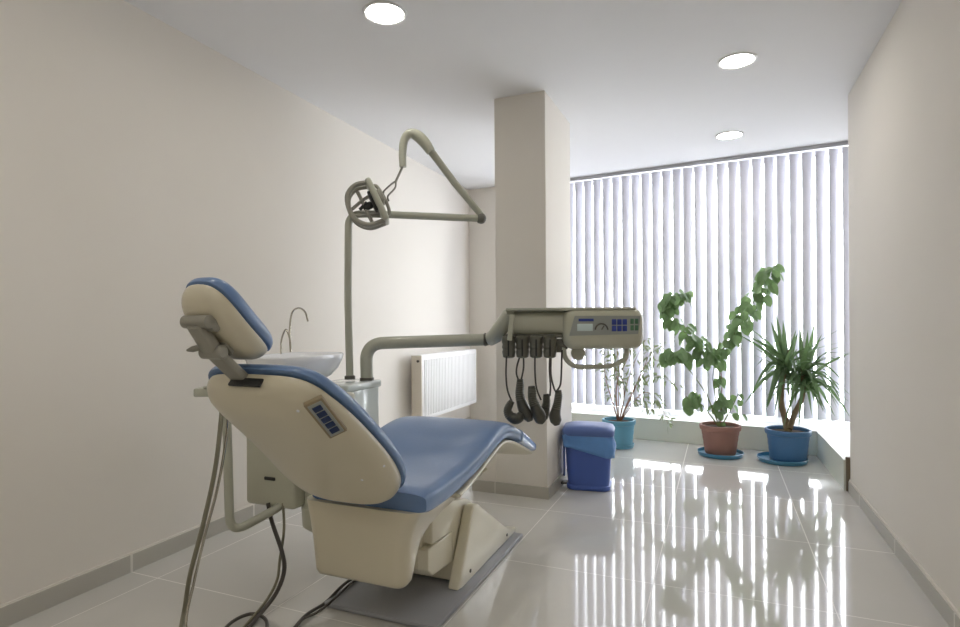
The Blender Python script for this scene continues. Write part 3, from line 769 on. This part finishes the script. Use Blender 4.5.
def leaf(b, base, d, up, L, W, heart=False, droop=.2, fold=.15, seg=5):
    "a leaf blade: base point, direction, up normal; length, half width"
    d = V(d).normalized(); s = d.cross(V(up)); s = s.normalized() if s.length > 1e-4 else V((1, 0, 0)); n_ = s.cross(d).normalized()
    rows = []
    for i in range(seg+1):
        t = i/seg
        if heart: w = W*(sin(pi*min(1, t*.92+.08))**.5)*(1-.3*t) if t < 1 else 0
        else: w = W*(sin(pi*(.12+.88*t)))**.75 if t < 1 else 0
        c = V(base)+d*(L*t)-UP*(droop*L*t*t)
        rows.append((b.verts.new(c-s*w+n_*(fold*w)), b.verts.new(c), b.verts.new(c+s*w+n_*(fold*w))))
    for r1, r2 in zip(rows, rows[1:]):
        b.faces.new((r1[0], r1[1], r2[1], r2[0])); b.faces.new((r1[1], r1[2], r2[2], r2[1]))

def rv(s=1): return V((random.uniform(-s, s), random.uniform(-s, s), random.uniform(-s, s)))

# --- left: airy plant with small pale leaves
pc1 = V((-.84, 5.24, 0))
t, zs = pot('potted_shrub', 'thin airy shrub with small pale leaves in a teal pot behind the blue bin', pc1, .145, .115, .235, 'teal', 'teal', .135)
DP = 5.13
b = bm_new(); lv = bm_new()
base = pc1+V((0, 0, zs))
sb = [[(617, 425), (616, 395), (619, 370), (617, 345), (622, 318)], [(620, 425), (624, 395), (622, 372), (630, 350), (628, 312)],
      [(618, 425), (612, 400), (606, 380), (604, 362)], [(620, 425), (630, 400), (642, 372), (652, 350), (664, 345)], [(619, 425), (633, 390), (645, 378), (660, 376), (674, 384)],
      [(620, 425), (640, 395), (652, 395), (662, 408), (668, 424)], [(619, 425), (618, 385), (612, 355), (607, 348)], [(620, 425), (628, 380), (640, 350), (647, 338)], [(619, 425), (636, 385), (648, 362), (668, 362)], [(620, 425), (632, 402), (640, 398), (652, 412)]]
for si, s in enumerate(sb):
    zz = random.uniform(-.12, .12)
    path = catmull([base+V((0, 0, -.02))]+[at(px, py, DP+zz*(k+1)/len(s)) for k, (px, py) in enumerate(s[1:])], 6)
    tube(b, path, [.007-.0055*i/(len(path)-1) if si < 3 else .004-.003*i/(len(path)-1) for i in range(len(path))], 6)
    for i in range(int(len(path)*.35), len(path)):
        for _ in range(3):
            p = path[i]+rv(.008); d = V((random.uniform(-1, 1), random.uniform(-1, 1), random.uniform(-.9, .7)))
            q = p+d.normalized()*random.uniform(.01, .05)
            leaf(lv, q, d+V((0, 0, -.3)), rv(), random.uniform(.035, .06), random.uniform(.006, .010), droop=.2)
obj('stem', b, 'stem', t); obj('foliage', lv, 'leaf_pale', t, flat=True)

# --- middle: V-shaped climber with round leaves in terracotta
pc2 = V((0.0, 5.21, 0)); 
t, zs = pot('potted_climber', 'round-leaved climber trained into a V shape in a terracotta pot on a blue saucer', pc2, .160, .118, .245, 'terra', 'saucer', .182)
DP = 4.82
b = bm_new(); lv = bm_new(); base = pc2+V((0, 0, zs-.01))
SP = [[(720, 425), (716, 400), (713, 380), (714, 366), (713, 358)], [(713, 362), (702, 350), (690, 338), (676, 322), (668, 306), (672, 297), (684, 297)],
      [(713, 362), (722, 350), (733, 336), (742, 320), (752, 304), (760, 290), (768, 276), (772, 270)], [(722, 425), (721, 405), (718, 392), (720, 378)], [(716, 425), (708, 398), (697, 380), (684, 364), (676, 356)],
      [(716, 425), (702, 405), (694, 404), (686, 396)], [(724, 425), (733, 405), (739, 392)]]
paths = []
for si, s in enumerate(SP):
    pts_ = [at(px, py, DP+(.0 if k < 2 else random.uniform(-.03, .03))) for k, (px, py) in enumerate(s)]
    if s[0][1] == 425: pts_[0] = base
    p = catmull(pts_, 6); paths.append(p); tube(b, p, [.006-.003*i/(len(p)-1) for i in range(len(p))], 6)
def hleaf(p, spread, L0, L1, towards=V((0, 0, 0))):
    a = random.uniform(0, 2*pi); off = V((cos(a), sin(a)*.8, random.uniform(-.7, .5)))
    q = p+off*spread*random.uniform(.3, 1)
    d = off*.6+V((0, 0, -.75))+towards
    up = -FW*.8+off*.6+V((0, 0, .6))+rv(.45)
    Lf = random.uniform(L0, L1); leaf(lv, q-d.normalized()*Lf*.35, d, up, Lf, Lf*.52, heart=True, droop=.1, fold=.18, seg=7)
for p, n_, sp_, L0, L1 in ((paths[1], 105, .085, .055, .095), (paths[2], 125, .085, .055, .095), (paths[3], 9, .03, .05, .08)):
    for i in range(n_): hleaf(p[min(len(p)-1, int(len(p)*(i+.5)/n_))], sp_, L0, L1)
for i in range(24): hleaf(paths[4][-1], .095, .07, .11)
for i in range(14): hleaf(at(random.uniform(684, 702), random.uniform(395, 410), DP), .04, .06, .10)
for i in range(12): hleaf(at(random.uniform(715, 726), random.uniform(398, 415), DP), .04, .06, .09)
for i in range(3): hleaf(at(718, 378+3*i, DP), .03, .06, .08)
for i in range(6): hleaf(at(random.uniform(732, 742), random.uniform(395, 416), DP), .03, .05, .07)
for i in range(6): hleaf(paths[1][-1], .05, .06, .08, V((0, 0, .5)))
for i in range(6): hleaf(paths[2][-1], .05, .06, .08, V((0, 0, .5)))
obj('stem', b, 'stemg', t); obj('foliage', lv, 'leaf', t, flat=True)
b = bm_new(); tube(b, [base, at(722, 385, DP), at(720, 360, DP)], .004, 6); obj('support_cane', b, 'stem', t)

# --- right: yucca
pc3 = V((.50, 5.19, 0))
t, zs = pot('potted_yucca', 'two-stemmed plant with long sword leaves in a blue pot at the right corner', pc3, .165, .130, .245, 'potblue', 'saucer', .185, sm_=(-.045, -.03, 0))
DP = 4.66; base = pc3+V((0, 0, zs-.01))
b = bm_new()
st1 = [base, at(785, 418, DP), at(781, 400, DP), at(784, 370, DP+.02), at(788, 350, DP+.02)]
st2 = [base+V((.01, 0, .03)), at(794, 415, DP), at(802, 398, DP), at(803, 380, DP-.02), at(803, 368, DP-.02)]
for s, r0 in ((st1, .026), (st2, .022)):
    q = catmull(s, 6); tube(b, q, [r0*(1-.35*i/(len(q)-1))+(.002 if i % 2 else 0) for i in range(len(q))], 12)
obj('trunk', b, 'trunk', t)
lv = bm_new(); sword_q = []
def clampw(p):
    q = RW.inverted() @ p; q.y = min(q.y, -.0); q.x = min(q.x, .98); return RW @ q
def sword(p, tip, drop, W=.019):
    p, tip = V(p), clampw(V(tip)); mid = p.lerp(tip, .5)+UP*drop
    c = catmull([p, mid, tip], 8); n_ = len(c)
    ws = [W*(.55+.45*min(1, i/5))*(1-(i/(n_-1))**2.2) for i in range(n_)]; s = None; rows = []
    dr = (tip-p).normalized(); sd = dr.cross(UP if abs(dr.z) < .85 else FW)
    sd = (sd.normalized()+rv(.5)).normalized()
    for i in range(n_):
        d = (c[min(i+1, n_-1)]-c[max(i-1, 0)]).normalized(); s = (sd-d*sd.dot(d)).normalized(); nn = s.cross(d)
        w = max(ws[i], .0006); rows.append((lv.verts.new(c[i]-s*w+nn*w*.35), lv.verts.new(c[i]), lv.verts.new(c[i]+s*w+nn*w*.35)))
    for a, e in zip(rows, rows[1:]):
        lv.faces.new((a[0], a[1], e[1], e[0])); lv.faces.new((a[1], a[2], e[2], e[1]))
c1 = at(787, 362, DP+.02); c2 = at(803, 374, DP-.02)
for cc, nn_ in ((c1, 30), (c2, 34)):
    for i in range(nn_):
        a = 2*pi*i/nn_*3.3; el = random.uniform(-.9, .9); Ls = random.uniform(.26, .46)
        d = V((cos(a)*cos(el*.9), sin(a)*cos(el*.9), sin(el)))
        sword_q.append((cc+rv(.015)-UP*random.uniform(0, .16), cc+d*Ls-UP*(.10 if el < .3 else 0), .03+.05*(el < .3)))
T1 = [((776, 313), 0), ((771, 322), 0), ((747, 336), .03), ((783, 320), 0), ((762, 380), .07), ((752, 392), .10), ((744, 404), .06), ((767, 408), .10), ((774, 418), .09), ((778, 412), .12), ((796, 330), 0), ((812, 346), .02), ((760, 352), .03), ((790, 410), .08), ((756, 366), .06)]
T2 = [((815, 322), 0), ((808, 330), 0), ((822, 334), .02), ((838, 352), .08), ((846, 362), .08), ((846, 400), .12), ((852, 420), .12), ((838, 410), .10), ((823, 412), .10), ((812, 416), .09), ((816, 408), .11), ((845, 345), .05), ((795, 404), .09), ((786, 392), .08), ((843, 381), .09), ((800, 325), 0), ((828, 380), .06)]
for cc, TT in ((c1, T1), (c2, T2)):
    for (px, py), dr in TT:
        dz = random.uniform(-.22, .10) if py > 340 else random.uniform(-.08, .08)
        if px > 835: dz = min(dz, -.10)
        sword(cc+rv(.012)+UP*random.uniform(-.06, .03), at(px, py, DP+dz), dr, random.uniform(.021, .029))
for q in sword_q: sword(*q, random.uniform(.016, .022))
obj('foliage', lv, 'leaf_yucca', t, flat=True)

# ================================================================== LIGHT
w = bpy.data.worlds.new('daylight'); scn.world = w; w.use_nodes = True
bg = w.node_tree.nodes['Background']; bg.inputs['Color'].default_value = (.93, .965, 1, 1); bg.inputs['Strength'].default_value = 13.5
def portal(cx, cy, cz, rz, sx, sz):
    l = bpy.data.lights.new('window_portal', 'AREA'); l.shape = 'RECTANGLE'; l.size = sx; l.size_y = sz; l.cycles.is_portal = True
    o = bpy.data.objects.new('window_portal', l); C.objects.link(o); o.location = (cx, cy, cz); o.rotation_euler = (R(-90), 0, rz)
    return o
p = wl(-.37, .33, 1.4); portal(p.x, p.y, p.z, BETA, 3.3, 2.4)

# ================================================================== CAMERA
cd = bpy.data.cameras.new('camera'); cam = bpy.data.objects.new('camera', cd); C.objects.link(cam)
cd.sensor_fit = 'HORIZONTAL'; cd.sensor_width = 36; cd.lens = FPX/960*36
cd.shift_y = (Y0-313.5)/960; cd.clip_start = .05
cxv = RT*cos(ROLL)+UP*sin(ROLL); cyv = -RT*sin(ROLL)+UP*cos(ROLL); czv = -FW
cam.matrix_world = Matrix(((cxv.x, cyv.x, czv.x, 0), (cxv.y, cyv.y, czv.y, 0), (cxv.z, cyv.z, czv.z, CH), (0, 0, 0, 1)))
scn.camera = cam
scn.view_settings.view_transform = 'Standard'; scn.view_settings.look = 'None'; scn.view_settings.gamma = 1
scn.view_settings.use_curve_mapping = False; scn.view_settings.exposure = -0.04
scn.cycles.max_bounces = 14; scn.cycles.diffuse_bounces = 8; scn.cycles.transparent_max_bounces = 12
scn.cycles.sample_clamp_indirect = 10
